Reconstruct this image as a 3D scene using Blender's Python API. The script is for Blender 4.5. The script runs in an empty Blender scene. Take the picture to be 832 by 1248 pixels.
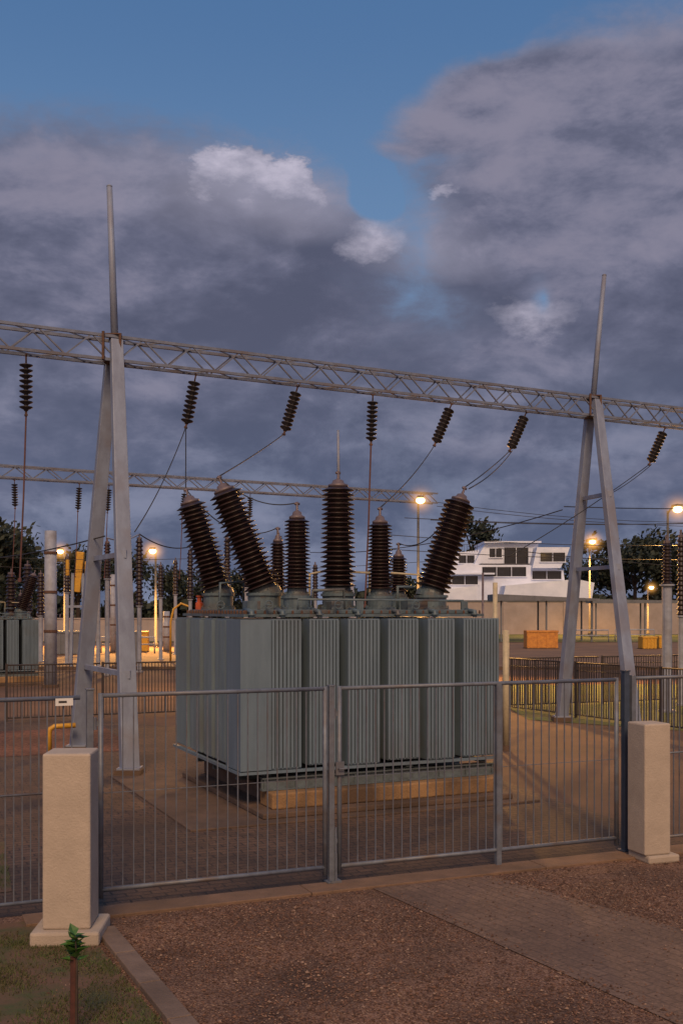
import bpy, math, random
from mathutils import Vector, Matrix, Quaternion
random.seed(7)
scene=bpy.context.scene
COL=scene.collection
scene.view_settings.view_transform='Standard'
try: scene.view_settings.look='None'
except: pass
scene.view_settings.exposure=0

def lin(r,g,b):
    f=lambda c:(c/255/12.92) if c/255<=0.04045 else ((c/255+.055)/1.055)**2.4
    return (f(r),f(g),f(b),1)

# ------------------------------------------------------------------ materials
def mat(name,c1,c2=None,scale=6,rough=.6,metal=0,bump=0,stretch=(1,1,1),detail=5,bscale=None,lo=.35,hi=.65,dirt=None,dlo=.5,dhi=.72):
    m=bpy.data.materials.new(name); m.use_nodes=True
    nt=m.node_tree; N=nt.nodes; L=nt.links; b=N['Principled BSDF']
    b.inputs['Roughness'].default_value=rough; b.inputs['Metallic'].default_value=metal
    c1=tuple(c1[:3])+(1,); c2=tuple((c2 or [x*.7 for x in c1])[:3])+(1,)
    tc=N.new('ShaderNodeTexCoord'); mp=N.new('ShaderNodeMapping'); mp.inputs['Scale'].default_value=stretch
    L.new(tc.outputs['Object'],mp.inputs['Vector'])
    n=N.new('ShaderNodeTexNoise'); n.inputs['Scale'].default_value=scale; n.inputs['Detail'].default_value=detail
    n.inputs['Roughness'].default_value=.65
    L.new(mp.outputs[0],n.inputs['Vector'])
    r=N.new('ShaderNodeValToRGB'); r.color_ramp.elements[0].position=lo; r.color_ramp.elements[1].position=hi
    r.color_ramp.elements[0].color=c2; r.color_ramp.elements[1].color=c1
    L.new(n.outputs['Fac'],r.inputs['Fac'])
    out=r.outputs['Color']
    if dirt:
        n2=N.new('ShaderNodeTexNoise'); n2.inputs['Scale'].default_value=scale*.3; n2.inputs['Detail'].default_value=7
        L.new(tc.outputs['Object'],n2.inputs['Vector'])
        r2=N.new('ShaderNodeValToRGB'); r2.color_ramp.elements[0].position=dlo; r2.color_ramp.elements[1].position=dhi
        L.new(n2.outputs['Fac'],r2.inputs['Fac'])
        mx=N.new('ShaderNodeMixRGB'); L.new(r2.outputs['Color'],mx.inputs['Fac']); L.new(out,mx.inputs['Color1']); mx.inputs['Color2'].default_value=tuple(dirt[:3])+(1,)
        out=mx.outputs['Color']
    L.new(out,b.inputs['Base Color'])
    if bump:
        nb=N.new('ShaderNodeTexNoise'); nb.inputs['Scale'].default_value=bscale or scale*4; nb.inputs['Detail'].default_value=6
        L.new(tc.outputs['Object'],nb.inputs['Vector'])
        bp=N.new('ShaderNodeBump'); bp.inputs['Strength'].default_value=bump; bp.inputs['Distance'].default_value=.02
        L.new(nb.outputs['Fac'],bp.inputs['Height']); L.new(bp.outputs[0],b.inputs['Normal'])
    return m
def emis(name,c,s):
    m=bpy.data.materials.new(name); m.use_nodes=True; b=m.node_tree.nodes['Principled BSDF']
    b.inputs['Base Color'].default_value=c; b.inputs['Emission Color'].default_value=c; b.inputs['Emission Strength'].default_value=s
    return m
def halomat(name,c,s):
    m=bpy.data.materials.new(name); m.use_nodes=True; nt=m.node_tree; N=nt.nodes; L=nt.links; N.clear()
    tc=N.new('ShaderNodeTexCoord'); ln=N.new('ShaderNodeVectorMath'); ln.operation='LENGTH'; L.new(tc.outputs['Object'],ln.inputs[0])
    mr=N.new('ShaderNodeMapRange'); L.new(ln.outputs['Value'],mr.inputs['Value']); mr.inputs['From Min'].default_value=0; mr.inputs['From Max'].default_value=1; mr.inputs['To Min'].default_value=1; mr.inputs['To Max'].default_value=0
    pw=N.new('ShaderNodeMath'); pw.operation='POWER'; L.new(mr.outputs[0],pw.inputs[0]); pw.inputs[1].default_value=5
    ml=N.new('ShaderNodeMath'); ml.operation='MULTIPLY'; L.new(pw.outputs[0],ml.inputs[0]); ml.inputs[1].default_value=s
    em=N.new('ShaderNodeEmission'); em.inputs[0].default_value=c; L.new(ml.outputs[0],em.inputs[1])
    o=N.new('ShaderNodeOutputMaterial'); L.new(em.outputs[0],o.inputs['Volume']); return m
def paver(name,c1,c2,mortar,bw,bh,rot,bump=.4,mort=.012,stain=(.03,.022,.018)):
    m=bpy.data.materials.new(name); m.use_nodes=True
    nt=m.node_tree; N=nt.nodes; L=nt.links; b=N['Principled BSDF']; b.inputs['Roughness'].default_value=.85
    tc=N.new('ShaderNodeTexCoord'); mp=N.new('ShaderNodeMapping'); mp.inputs['Rotation'].default_value=(0,0,rot)
    L.new(tc.outputs['Object'],mp.inputs['Vector'])
    br=N.new('ShaderNodeTexBrick'); br.inputs['Scale'].default_value=1; br.inputs['Brick Width'].default_value=bw; br.inputs['Row Height'].default_value=bh
    br.inputs['Mortar Size'].default_value=mort; br.inputs['Color1'].default_value=c1+(1,); br.inputs['Color2'].default_value=c2+(1,); br.inputs['Mortar'].default_value=mortar+(1,)
    br.inputs['Mortar Smooth'].default_value=.5
    L.new(mp.outputs[0],br.inputs['Vector'])
    n=N.new('ShaderNodeTexNoise'); n.inputs['Scale'].default_value=.6; n.inputs['Detail'].default_value=8; n.inputs['Roughness'].default_value=.7
    L.new(tc.outputs['Object'],n.inputs['Vector'])
    r=N.new('ShaderNodeValToRGB'); r.color_ramp.elements[0].position=.40; r.color_ramp.elements[1].position=.60
    L.new(n.outputs['Fac'],r.inputs['Fac'])
    mx=N.new('ShaderNodeMixRGB'); L.new(r.outputs['Color'],mx.inputs['Fac']); L.new(br.outputs['Color'],mx.inputs['Color2'])
    mx.inputs['Color1'].default_value=stain+(1,)
    mm=N.new('ShaderNodeMixRGB'); mm.inputs['Fac'].default_value=.7; L.new(br.outputs['Color'],mm.inputs['Color1']); L.new(mx.outputs['Color'],mm.inputs['Color2'])
    n3=N.new('ShaderNodeTexNoise'); n3.inputs['Scale'].default_value=45; n3.inputs['Detail'].default_value=5
    L.new(tc.outputs['Object'],n3.inputs['Vector'])
    m3=N.new('ShaderNodeMixRGB'); m3.blend_type='OVERLAY'; m3.inputs['Fac'].default_value=.7
    L.new(mm.outputs['Color'],m3.inputs['Color1']); L.new(n3.outputs['Fac'],m3.inputs['Color2'])
    L.new(m3.outputs['Color'],b.inputs['Base Color'])
    ad=N.new('ShaderNodeMath'); ad.operation='MULTIPLY_ADD'; ad.inputs[1].default_value=-1.0
    L.new(br.outputs['Fac'],ad.inputs[0]); L.new(n3.outputs['Fac'],ad.inputs[2])
    bp=N.new('ShaderNodeBump'); bp.inputs['Strength'].default_value=bump; bp.inputs['Distance'].default_value=.01
    L.new(ad.outputs[0],bp.inputs['Height']); L.new(bp.outputs[0],b.inputs['Normal'])
    return m
def gravelmat(name,cols,scale=70,big=1.2):
    m=bpy.data.materials.new(name); m.use_nodes=True
    nt=m.node_tree; N=nt.nodes; L=nt.links; b=N['Principled BSDF']; b.inputs['Roughness'].default_value=.95
    tc=N.new('ShaderNodeTexCoord')
    v=N.new('ShaderNodeTexVoronoi'); v.inputs['Scale'].default_value=scale; L.new(tc.outputs['Object'],v.inputs['Vector'])
    sp=N.new('ShaderNodeSeparateColor'); L.new(v.outputs['Color'],sp.inputs[0])
    r=N.new('ShaderNodeValToRGB'); r.color_ramp.elements[0].color=cols[0]+(1,); r.color_ramp.elements[1].color=cols[2]+(1,)
    e=r.color_ramp.elements.new(.5); e.color=cols[1]+(1,)
    L.new(sp.outputs[0],r.inputs['Fac'])
    n=N.new('ShaderNodeTexNoise'); n.inputs['Scale'].default_value=big; n.inputs['Detail'].default_value=7; L.new(tc.outputs['Object'],n.inputs['Vector'])
    mr=N.new('ShaderNodeMapRange'); mr.inputs['From Min'].default_value=.3; mr.inputs['From Max'].default_value=.7; mr.inputs['To Min'].default_value=.45; mr.inputs['To Max'].default_value=1.3
    L.new(n.outputs['Fac'],mr.inputs['Value'])
    mx=N.new('ShaderNodeMixRGB'); mx.blend_type='MULTIPLY'; mx.inputs['Fac'].default_value=1
    L.new(r.outputs['Color'],mx.inputs['Color1']); L.new(mr.outputs[0],mx.inputs['Color2']); L.new(mx.outputs[0],b.inputs['Base Color'])
    bp=N.new('ShaderNodeBump'); bp.inputs['Strength'].default_value=.8; bp.inputs['Distance'].default_value=.01; bp.invert=True
    L.new(v.outputs['Distance'],bp.inputs['Height']); L.new(bp.outputs[0],b.inputs['Normal'])
    return m

galv=mat('galvanised_steel',(.25,.30,.41),(.185,.215,.30),5,.55,.05,.12,stretch=(1,1,.35),dirt=(.19,.19,.23))
truss_m=mat('weathered_truss_steel',(.18,.21,.29),(.115,.135,.185),7,.6,.05,dirt=(.13,.115,.125))
rust=mat('rusty_steel',(.12,.06,.04),(.06,.035,.025),20,.8)
tank_m=mat('transformer_grey_paint',(.138,.195,.252),(.108,.158,.208),3,.5,0,.06,stretch=(2.5,2.5,.35),dirt=(.108,.135,.162))
tank_g=mat('radiator_gap_shade',(.030,.042,.055),(.022,.030,.040),4,.6)  # shade between the fins, put into the filler colour
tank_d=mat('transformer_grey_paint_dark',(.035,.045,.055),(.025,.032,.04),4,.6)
cover_m=mat('cover_grey_green_paint',(.105,.15,.18),(.065,.095,.118),9,.5,dirt=(.09,.07,.06))
skid_m=mat('skid_grey_paint',(.11,.145,.17),(.06,.075,.085),8,.7)
porc=mat('brown_glazed_porcelain',(.030,.014,.014),(.015,.009,.010),14,.4,dirt=(.038,.026,.026))
porc_d=mat('dark_porcelain',(.036,.031,.036),(.022,.020,.024),14,.5)
capm=mat('bushing_cap_metal',(.17,.135,.145),(.11,.085,.095),12,.5,.2)
cable_m=mat('cable_black',(.03,.03,.034),(.02,.02,.022),5,.6)
cable_r=mat('dropper_rust_brown',(.12,.05,.045),(.08,.035,.032),9,.6)
gate_m=mat('gate_grey_paint',(.15,.175,.225),(.105,.12,.155),12,.5,.1,dirt=(.12,.10,.095))
bar_m=mat('gate_bar_paint',(.14,.16,.205),(.10,.115,.15),12,.5,.1,dirt=(.11,.09,.085))
post_m=mat('post_dark_blue_paint',(.045,.065,.11),(.03,.045,.075),9,.5)
dark_f=mat('dark_fence_paint',(.03,.028,.03),(.05,.035,.03),9,.6)
conc=mat('pillar_concrete',(.435,.37,.31),(.365,.31,.26),4,.9,0,.3,bscale=70,dirt=(.27,.225,.185),dlo=.50,dhi=.78)
conc_o=mat('plinth_concrete_orange_lit',(.32,.19,.088),(.21,.125,.06),3.5,.9,0,.5,bscale=40,dirt=(.09,.056,.034),dlo=.48,dhi=.66)  # orange light on the plinth front put into the concrete colour, plus dirt
conc_d=mat('slab_concrete',(.135,.086,.06),(.08,.053,.038),2.5,.9,0,.5,bscale=40,dirt=(.06,.039,.028))
kerb_m=mat('kerb_concrete',(.20,.145,.115),(.14,.10,.08),4,.9,0,.5,bscale=50,dirt=(.10,.07,.053))
sill_m=mat('sill_concrete',(.20,.122,.08),(.13,.082,.055),3,.9,0,.5,bscale=50,dirt=(.09,.058,.04))
cream=mat('cream_paint',(.50,.43,.29),(.38,.33,.225),10,.5)
white_p=mat('white_pole_paint',(.31,.34,.42),(.225,.245,.305),6,.6,dirt=(.20,.19,.20))
lpole=mat('lamp_pole_paint',(.16,.15,.13),(.11,.10,.09),6,.7)
yellow=mat('yellow_paint',(.62,.33,.03),(.45,.24,.03),10,.5)
orange=mat('orange_barrier_paint',(.6,.26,.05),(.42,.17,.04),6,.6)
redp=mat('orange_red_paint',(.50,.09,.03),(.32,.06,.025),10,.5)
bark=mat('bark',(.06,.04,.03),(.03,.022,.018),20,.9)
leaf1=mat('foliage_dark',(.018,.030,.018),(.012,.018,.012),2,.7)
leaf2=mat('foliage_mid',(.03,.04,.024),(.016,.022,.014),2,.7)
wall_w=mat('white_render_wall',(.70,.76,.90),(.58,.64,.78),.6,.8)
wall_p=mat('pale_beige_wall',(.34,.29,.28),(.27,.23,.22),.8,.85)
roof_d=mat('dark_roof',(.06,.06,.07),(.04,.04,.05),2,.7)
roof_g=mat('canopy_grey',(.14,.15,.18),(.10,.11,.13),2,.6)
glass=mat('dark_glazing',(.012,.014,.02),(.02,.022,.03),3,.15)
lampglow=emis('lamp_glow_surface',(1,.60,.20,1),14)
halo=halomat('added_lamp_glare',(1,.46,.10,1),3.6)  # self-glowing volume that imitates lens glare round the lamps
tagm=mat('white_tag',(.7,.7,.7),(.6,.6,.6),8,.5)
plantm=mat('sapling_leaf',(.07,.17,.03),(.045,.11,.02),8,.5)
stakem=mat('stake_red_brown',(.09,.03,.022),(.05,.02,.016),20,.7)
grassm=mat('grass_blade',(.065,.095,.025),(.075,.062,.025),3,.8)

# ------------------------------------------------------------------ mesh builder
class MB:
    def __init__(s): s.v=[]; s.f=[]; s.mi=[]; s.cur=0
    def _add(s,vs,fs):
        o=len(s.v); s.v.extend([tuple(p) for p in vs]); s.f.extend([tuple(i+o for i in f) for f in fs]); s.mi.extend([s.cur]*len(fs))
    def box(s,a,b):
        x0,y0,z0=a; x1,y1,z1=b
        s._add([(x0,y0,z0),(x1,y0,z0),(x1,y1,z0),(x0,y1,z0),(x0,y0,z1),(x1,y0,z1),(x1,y1,z1),(x0,y1,z1)],
               [(0,3,2,1),(4,5,6,7),(0,1,5,4),(1,2,6,5),(2,3,7,6),(3,0,4,7)])
    def prism(s,prof,y0,y1):
        n=len(prof); s._add([(x,y0,z) for x,z in prof]+[(x,y1,z) for x,z in prof],
            [tuple(range(n)),tuple(range(2*n-1,n-1,-1))]+[(i,i+n,(i+1)%n+n,(i+1)%n) for i in range(n)])
    def beam(s,p0,p1,w0,d0,w1=None,d1=None,up=(0,0,1)):
        p0=Vector(p0);p1=Vector(p1); w1=w0 if w1 is None else w1; d1=d0 if d1 is None else d1
        d=(p1-p0).normalized(); u=Vector(up)
        if abs(d.dot(u))>.98: u=Vector((0,1,0))
        a=d.cross(u).normalized(); b=a.cross(d).normalized()
        vs=[]
        for p,w,h in ((p0,w0,d0),(p1,w1,d1)):
            for sx,sy in ((-1,-1),(1,-1),(1,1),(-1,1)): vs.append(p+a*sx*w/2+b*sy*h/2)
        s._add(vs,[(0,1,2,3),(7,6,5,4),(0,4,5,1),(1,5,6,2),(2,6,7,3),(3,7,4,0)])
    def tube(s,pts,r,seg=8,cap=True):
        pts=[Vector(p) for p in pts]; n=len(pts); rr=r if isinstance(r,(list,tuple)) else [r]*n
        vs=[];prev=None
        for i,p in enumerate(pts):
            d=(pts[min(i+1,n-1)]-pts[max(i-1,0)]).normalized()
            if prev is None:
                u=Vector((0,0,1)) if abs(d.z)<.9 else Vector((0,1,0))
                a=d.cross(u).normalized()
            else:
                a=(prev-d*prev.dot(d)).normalized()
            prev=a; b=d.cross(a)
            for k in range(seg):
                t=2*math.pi*k/seg; vs.append(p+(a*math.cos(t)+b*math.sin(t))*rr[i])
        fs=[]
        for i in range(n-1):
            for k in range(seg):
                k2=(k+1)%seg; fs.append((i*seg+k,i*seg+k2,(i+1)*seg+k2,(i+1)*seg+k))
        if cap: fs.append(tuple(range(seg-1,-1,-1))); fs.append(tuple((n-1)*seg+k for k in range(seg)))
        s._add(vs,fs)
    def lathe(s,prof,c=(0,0,0),seg=20):
        vs=[];fs=[];n=len(prof)
        for r,z in prof:
            for k in range(seg):
                t=2*math.pi*k/seg; vs.append((c[0]+r*math.cos(t),c[1]+r*math.sin(t),c[2]+z))
        for i in range(n-1):
            for k in range(seg):
                k2=(k+1)%seg; fs.append((i*seg+k,i*seg+k2,(i+1)*seg+k2,(i+1)*seg+k))
        fs.append(tuple(range(seg-1,-1,-1))); fs.append(tuple((n-1)*seg+k for k in range(seg)))
        s._add(vs,fs)
    def poly(s,pts,z=0): s._add([(p[0],p[1],z) for p in pts],[tuple(range(len(pts)))])
    def mesh(s,name,mats,smooth=False,angle=None):
        me=bpy.data.meshes.new(name); me.from_pydata(s.v,[],s.f); 
        for m in (mats if isinstance(mats,(list,tuple)) else [mats]): me.materials.append(m)
        if len(me.materials)>1: me.polygons.foreach_set('material_index',s.mi)
        if smooth:
            me.polygons.foreach_set('use_smooth',[True]*len(me.polygons))
        me.update(); return me
def bevel(o,w=.01,seg=2):
    m=o.modifiers.new('bevel','BEVEL'); m.width=w; m.segments=seg; m.limit_method='ANGLE'
def setp(o,label,cat,group=None,kind=None):
    if label:o['label']=label
    if cat:o['category']=cat
    if group:o['group']=group
    if kind:o['kind']=kind
def empty(name,label,cat,loc,rz=0,group=None):
    e=bpy.data.objects.new(name,None); COL.objects.link(e); e.location=loc; e.rotation_euler=(0,0,rz); e.empty_display_size=.2
    setp(e,label,cat,group); return e
def part(mb,name,parent,m,smooth=False,loc=(0,0,0),rot=None,label=None,bev=0):
    o=bpy.data.objects.new(name,mb.mesh(name,m,smooth)); COL.objects.link(o); o.parent=parent; o.location=loc
    if rot is not None: o.rotation_mode='QUATERNION'; o.rotation_quaternion=rot
    if label:o['label']=label
    if bev: bevel(o,bev)
    return o
def solo(mb,name,m,label,cat,loc=(0,0,0),rz=0,group=None,kind=None,smooth=False,bev=0):
    o=bpy.data.objects.new(name,mb.mesh(name,m,smooth)); COL.objects.link(o); o.location=loc; o.rotation_euler=(0,0,rz)
    setp(o,label,cat,group,kind)
    if bev: bevel(o,bev)
    return o
def dup(o,parent=None):
    c=o.copy(); COL.objects.link(c)
    if parent is not None:
        c.parent=parent
    for ch in list(o.children): dup(ch,c)
    return c
def structure(mb,name,m,label=None,loc=(0,0,0),bev=0):
    o=solo(mb,name,m,label or name.replace('_',' '),name.split('_')[0],loc,bev=bev); o['kind']='structure'; return o

# frames
TH=math.radians(24); TU=Vector((math.cos(TH),math.sin(TH),0)); TV=Vector((-math.sin(TH),math.cos(TH),0)); T0=Vector((-1.20,12.67,0))
GA=math.atan(.42); GU=Vector((math.cos(GA),math.sin(GA),0)); GV=Vector((-math.sin(GA),math.cos(GA),0)); G0=Vector((-2.02,8.83,0))
def gl(u,v,z=0): return G0+GU*u+GV*v+Vector((0,0,z))

# ------------------------------------------------------------------ ground
asph=mat('dark_ground',(.15,.082,.05),(.08,.047,.032),.5,.95,0,.3,bscale=30,dirt=(.085,.05,.033))
grav=gravelmat('gravel_ground',((.075,.037,.024),(.155,.082,.053),(.26,.16,.108)),80)
grav_in=gravelmat('yard_gravel',((.06,.02,.012),(.13,.048,.028),(.20,.09,.055)),30,.6)
yard_m=paver('yard_pavers',(.135,.078,.048),(.095,.056,.036),(.043,.027,.019),.22,.11,-GA,stain=(.034,.022,.016))
path_m=paver('path_pavers',(.18,.115,.08),(.15,.095,.066),(.10,.063,.045),.2,.1,math.radians(58),mort=.007,stain=(.095,.06,.043))
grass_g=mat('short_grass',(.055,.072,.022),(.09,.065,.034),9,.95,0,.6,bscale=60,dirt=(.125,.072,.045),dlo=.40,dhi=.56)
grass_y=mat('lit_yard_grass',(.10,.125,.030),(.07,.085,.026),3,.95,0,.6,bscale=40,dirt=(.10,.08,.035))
road_m=mat('asphalt_road',(.22,.13,.07),(.15,.09,.055),.35,.9,0,.2,bscale=40)
m=MB(); m.poly([(-400,-60),(400,-60),(400,700),(-400,700)]); structure(m,'ground',asph)
m=MB(); m.poly([(-8,2),(9,2),(9,13.2),(-8,6.6)],.004); structure(m,'gravel_forecourt',grav)
m=MB(); m.poly([tuple(gl(-9,.08))[:2],tuple(gl(6.2,.08))[:2],tuple(gl(7,9))[:2],tuple(gl(2,16))[:2],tuple(gl(-9,16))[:2]],.006); structure(m,'yard_paving',yard_m)
m=MB(); m.poly([(-9,16.6),(-3.6,18.8),(-5.0,22.5),(-12,19.5)],.011); structure(m,'gravel_bed',grav_in)
m=MB(); m.poly([(-5.5,8.2),(-2.9,9.4),(-3.6,11.4),(-6.8,10.2)],.011); structure(m,'grass_patch',grass_g)
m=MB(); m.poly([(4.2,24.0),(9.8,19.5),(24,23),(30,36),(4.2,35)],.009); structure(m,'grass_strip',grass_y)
m=MB(); m.poly([(-60,44),(80,44),(80,78),(-60,78)],.012); structure(m,'road',road_m)
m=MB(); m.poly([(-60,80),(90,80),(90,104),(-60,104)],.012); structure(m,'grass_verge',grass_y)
m=MB(); m.box((-60,43.7,0),(80,43.95,.13)); structure(m,'road_kerb',conc_d)
PATH=[(.25,9.55),(1.95,6.5),(2.9,4.7),(5.6,4.7),(2.75,8.15),(1.35,10.0)]
m=MB(); m.poly(PATH,.012); structure(m,'path',path_m)
GRASS=[(-6,2),(-.45,5.5),(-1.08,6.42),(-1.92,8.15),(-2.3,8.6),(-7,6.6)]
m=MB(); m.poly(GRASS,.009); structure(m,'grass_corner',grass_g)
m=MB()
a=Vector((-1.83,8.25,0)); b=Vector((-.40,5.2,0)); n=5
for i in range(n):
    p=a.lerp(b,(i+.01)/n); q=a.lerp(b,(i+.99)/n); m.beam(p+Vector((0,0,.02)),q+Vector((0,0,.02)),.15,.05)
structure(m,'kerb',kerb_m,bev=.006)
m=MB()
for i in range(3):
    u0=-.6+i*2.4; c0=gl(u0+.004,-.12,.0); c1=gl(u0+2.396,-.12,.0); m.beam(c0,c1,.30,.06)
structure(m,'gate_sill_slab',sill_m,bev=.008)

def inpoly(x,y,P):
    c=False;j=len(P)-1
    for i in range(len(P)):
        if (P[i][1]>y)!=(P[j][1]>y) and x<(P[j][0]-P[i][0])*(y-P[i][1])/(P[j][1]-P[i][1])+P[i][0]: c=not c
        j=i
    return c
m=MB(); cnt=0
while cnt<21000:
    x=random.uniform(-2,4.4); y=random.uniform(6.2,10.9)
    if abs(x/y)>.34: continue
    rel=Vector((x,y,0))-G0
    if rel.dot(GV)>-.28: continue
    if math.sin(x*2.3+y*1.1)+math.sin(x*1.1-y*3.1+2)+random.uniform(-1.5,1.5)<-1.2: continue
    onpath=inpoly(x,y,PATH)
    if onpath and random.random()>(.05 if inpoly(x-.15,y,PATH) and inpoly(x+.15,y,PATH) else .5): continue
    if inpoly(x,y,GRASS) and random.random()>.08: continue
    r=random.uniform(.0045,.0105)*(1.8 if random.random()<.08 else 1)
    z=.006+r*.25+(.006 if onpath else 0)
    a=random.uniform(0,6.28); ca,sa=math.cos(a)*r,math.sin(a)*r; k=random.uniform(.6,1); h=random.uniform(.45,.8)*r
    j=lambda:random.uniform(-.25,.25)*r
    vs=[(x+ca+j(),y+sa+j(),z),(x-sa*k,y+ca*k,z+j()*.5),(x-ca+j(),y-sa+j(),z),(x+sa*k,y-ca*k,z),(x+j(),y+j(),z+h),(x,y,z-h)]
    m.cur=random.choice((0,0,0,1,1,1,2))
    m._add(vs,[(0,1,4),(1,2,4),(2,3,4),(3,0,4)]); cnt+=1
peb=[mat('pebble_dark',(.085,.043,.028),(.062,.033,.022),3,.9),mat('pebble_mid',(.18,.096,.063),(.135,.072,.048),3,.9),mat('pebble_light',(.28,.185,.135),(.21,.14,.10),3,.9)]
o=solo(m,'gravel',peb,'loose reddish brown gravel stones on the forecourt','gravel',kind='stuff')
m=MB()
def blades(n,fn,h0,h1):
    c=0
    while c<n:
        x,y=fn()
        if x is None: continue
        c+=1; h=random.uniform(h0,h1); a=random.uniform(0,6.28); w=.004
        dx,dy=math.cos(a)*w,math.sin(a)*w; lx,ly=random.uniform(-.6,.6)*h,random.uniform(-.6,.6)*h
        m._add([(x-dx,y-dy,.008),(x+dx,y+dy,.008),(x+lx,y+ly,h)],[(0,1,2)])
clumps=[(random.uniform(-2.6,-1),random.uniform(6,8.2)) for _ in range(70)]
def gf():
    c=random.choice(clumps); x=random.gauss(c[0],.09); y=random.gauss(c[1],.09)
    return (x,y) if inpoly(x,y,GRASS) else (None,None)
blades(9000,gf,.012,.045)
def gf2():
    x=random.uniform(-6,-3); y=random.uniform(8.3,11.3)
    return (x,y) if inpoly(x,y,[(-5.5,8.2),(-2.9,9.4),(-3.6,11.4),(-6.8,10.2)]) else (None,None)
blades(5000,gf2,.02,.06)
solo(m,'grass',grassm,'sparse short dry grass tufts','grass',kind='stuff')

# ------------------------------------------------------------------ concrete pillars
def pillar(loc,w,h,pw,ph,label,off=(0,0),rz=0):
    e=empty('concrete_pillar',label,'pillar',loc,rz,'concrete pillars beside the gate')
    m=MB(); m.box((-w/2,-w/2,ph),(w/2,w/2,h)); part(m,'shaft',e,conc,bev=.016)
    m=MB(); m.box((off[0]-pw/2,off[1]-pw/2,0),(off[0]+pw/2,off[1]+pw/2,ph)); part(m,'footing',e,conc,bev=.02)
    return e
pillar((-2.055,8.12,0),.355,1.42,.51,.11,'square beige concrete pillar on a square footing beside the gate',rz=.05)
pillar((3.055,10.62,0),.30,1.37,.36,.08,'square concrete pillar, stained, beside the dark gate post',off=(.05,-.01),rz=.34)

# ------------------------------------------------------------------ gates
def grille(m,u0,u1,z0,z1,sp,r):
    n=max(1,int(round((u1-u0)/sp)))
    for i in range(1,n):
        u=u0+(u1-u0)*i/n; m.beam((u,0,z0),(u,0,z1),r*2,r*2)
def gate(u0,L,mid,label):
    e=empty('gate',label,'gate',gl(u0,0),GA,'double steel gate leaves')
    m=MB()
    for z in (.17,1.78): m.tube([(0,0,z),(L,0,z)],.019,10)
    for u in (0,L): m.tube([(u,0,.10),(u,0,1.8)],.022,10)
    part(m,'frame',e,gate_m,True)
    m=MB(); grille(m,0,L,.17,1.78,.090,.0046); 
    m.beam((0,.009,.97),(L,.009,.97),.006,.006)
    part(m,'bar_grille',e,bar_m)
    if mid:
        m=MB(); m.box((mid-.026,-.025,.02),(mid+.026,.025,1.79)); part(m,'stiffener_post',e,gate_m)
    for z in (.4,1.55):
        m=MB(); m.tube([(-.05,0,z-.05),(-.05,0,z+.05)],.018,8); m.box((-.048,-.006,z-.02),(.0,.006,z+.02))
        part(m,'hinge',e,gate_m)
    return e
gate(0.03,2.0,None,'narrow grey steel bar gate leaf, closed')
g2=gate(2.17,3.05,1.66,'wide grey steel bar gate leaf with a stiffener post, closed')
m=MB(); m.box((-.022,-.02,0),(.022,.02,.26)); m.tube([(0,-.04,0),(0,-.04,.5)],.009,6); m.box((-.05,-.06,.0),(.05,.04,.02)); part(m,'drop_bolt',g2,gate_m,loc=(-.05,0,.031))
m=MB(); m.box((-.05,-.045,1.0),(.03,-.026,1.12)); m.tube([(-.03,-.05,1.06),(-.03,-.075,1.06),(.04,-.075,1.06)],.007,6); part(m,'latch',g2,gate_m)
def gpost(u,v,w,h,m_,label):
    e=empty('gate_post',label,'gate post',gl(u,v),GA)
    m=MB(); m.box((-w/2,-w/2,0),(w/2,w/2,h)); part(m,'post',e,m_,bev=.004)
    m=MB(); m.box((-w/2-.006,-w/2-.006,h),(w/2+.006,w/2+.006,h+.012)); part(m,'cap',e,m_)
    m=MB(); m.box((-w,-w,.032),(w,w,.044)); part(m,'base_plate',e,m_)
gpost(-.06,0.0,.055,1.83,gate_m,'grey square steel gate post')
gpost(2.09,.0,.05,1.80,gate_m,'grey steel centre post between gate leaves')
gpost(5.33,.0,.062,1.86,post_m,'dark blue square steel gate post by concrete pillar')
def fence(p0,p1,z0,z1,sp,m_,label,group,r=.0048,low=None,mb=None):
    p0=Vector(p0);p1=Vector(p1);L=(p1-p0).length; a=math.atan2(p1.y-p0.y,p1.x-p0.x)
    e=empty('fence_panel',label,'fence',p0,a,group)
    for z,rr in ((z1,.018),(z0,.016))+(((low,.009),) if low else ()):
        m=MB(); m.tube([(0,0,z),(L,0,z)],rr,8); part(m,'rail',e,m_,True)
    m=MB(); grille(m,0,L,z0,z1,sp,r); part(m,'bar_grille',e,mb or m_)
    m=MB(); m.box((-.025,-.025,0),(.025,.025,z1+.03)); part(m,'post',e,m_)
    return e
grp='steel bar fence beside the gate'
fence(gl(-2.1,0),gl(-.14,0),.13,1.77,.066,gate_m,'grey steel bar fence panel beside the gate',grp,low=1.0,mb=bar_m)
fence(gl(-4.2,0),gl(-2.15,0),.13,1.77,.066,gate_m,'grey steel bar fence panel beside the gate',grp,low=1.0,mb=bar_m)
for i in range(3):
    fence(gl(5.42+i*2.15,0),gl(7.52+i*2.15,0),.13,1.79,.075,gate_m,'grey steel bar fence panel beside the gate',grp,low=1.0,mb=bar_m)
m=MB(); m.box((-.07,-.012,-.03),(.07,-.006,.03)); m.cur=1; m.box((-.045,-.0135,-.008),(.02,-.0122,.010))
e=solo(m,'sign_tag',[tagm,dark_f],'small white tag fixed to the fence top rail','tag',gl(-.27,-.02,1.74),GA)
def frun(p0,p1,n,z1,label,g,sp=.075):
    p0=Vector(p0);p1=Vector(p1)
    for i in range(n):
        fence(p0.lerp(p1,i/n),p0.lerp(p1,(i+1)/n-.01),.08,z1,sp,dark_f,label,g,r=.008,low=z1*.86)
frun((4.07,26.6,0),(9.2,17.8,0),4,1.27,'dark low steel bar fence panel across the yard','dark yard fence')
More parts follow.
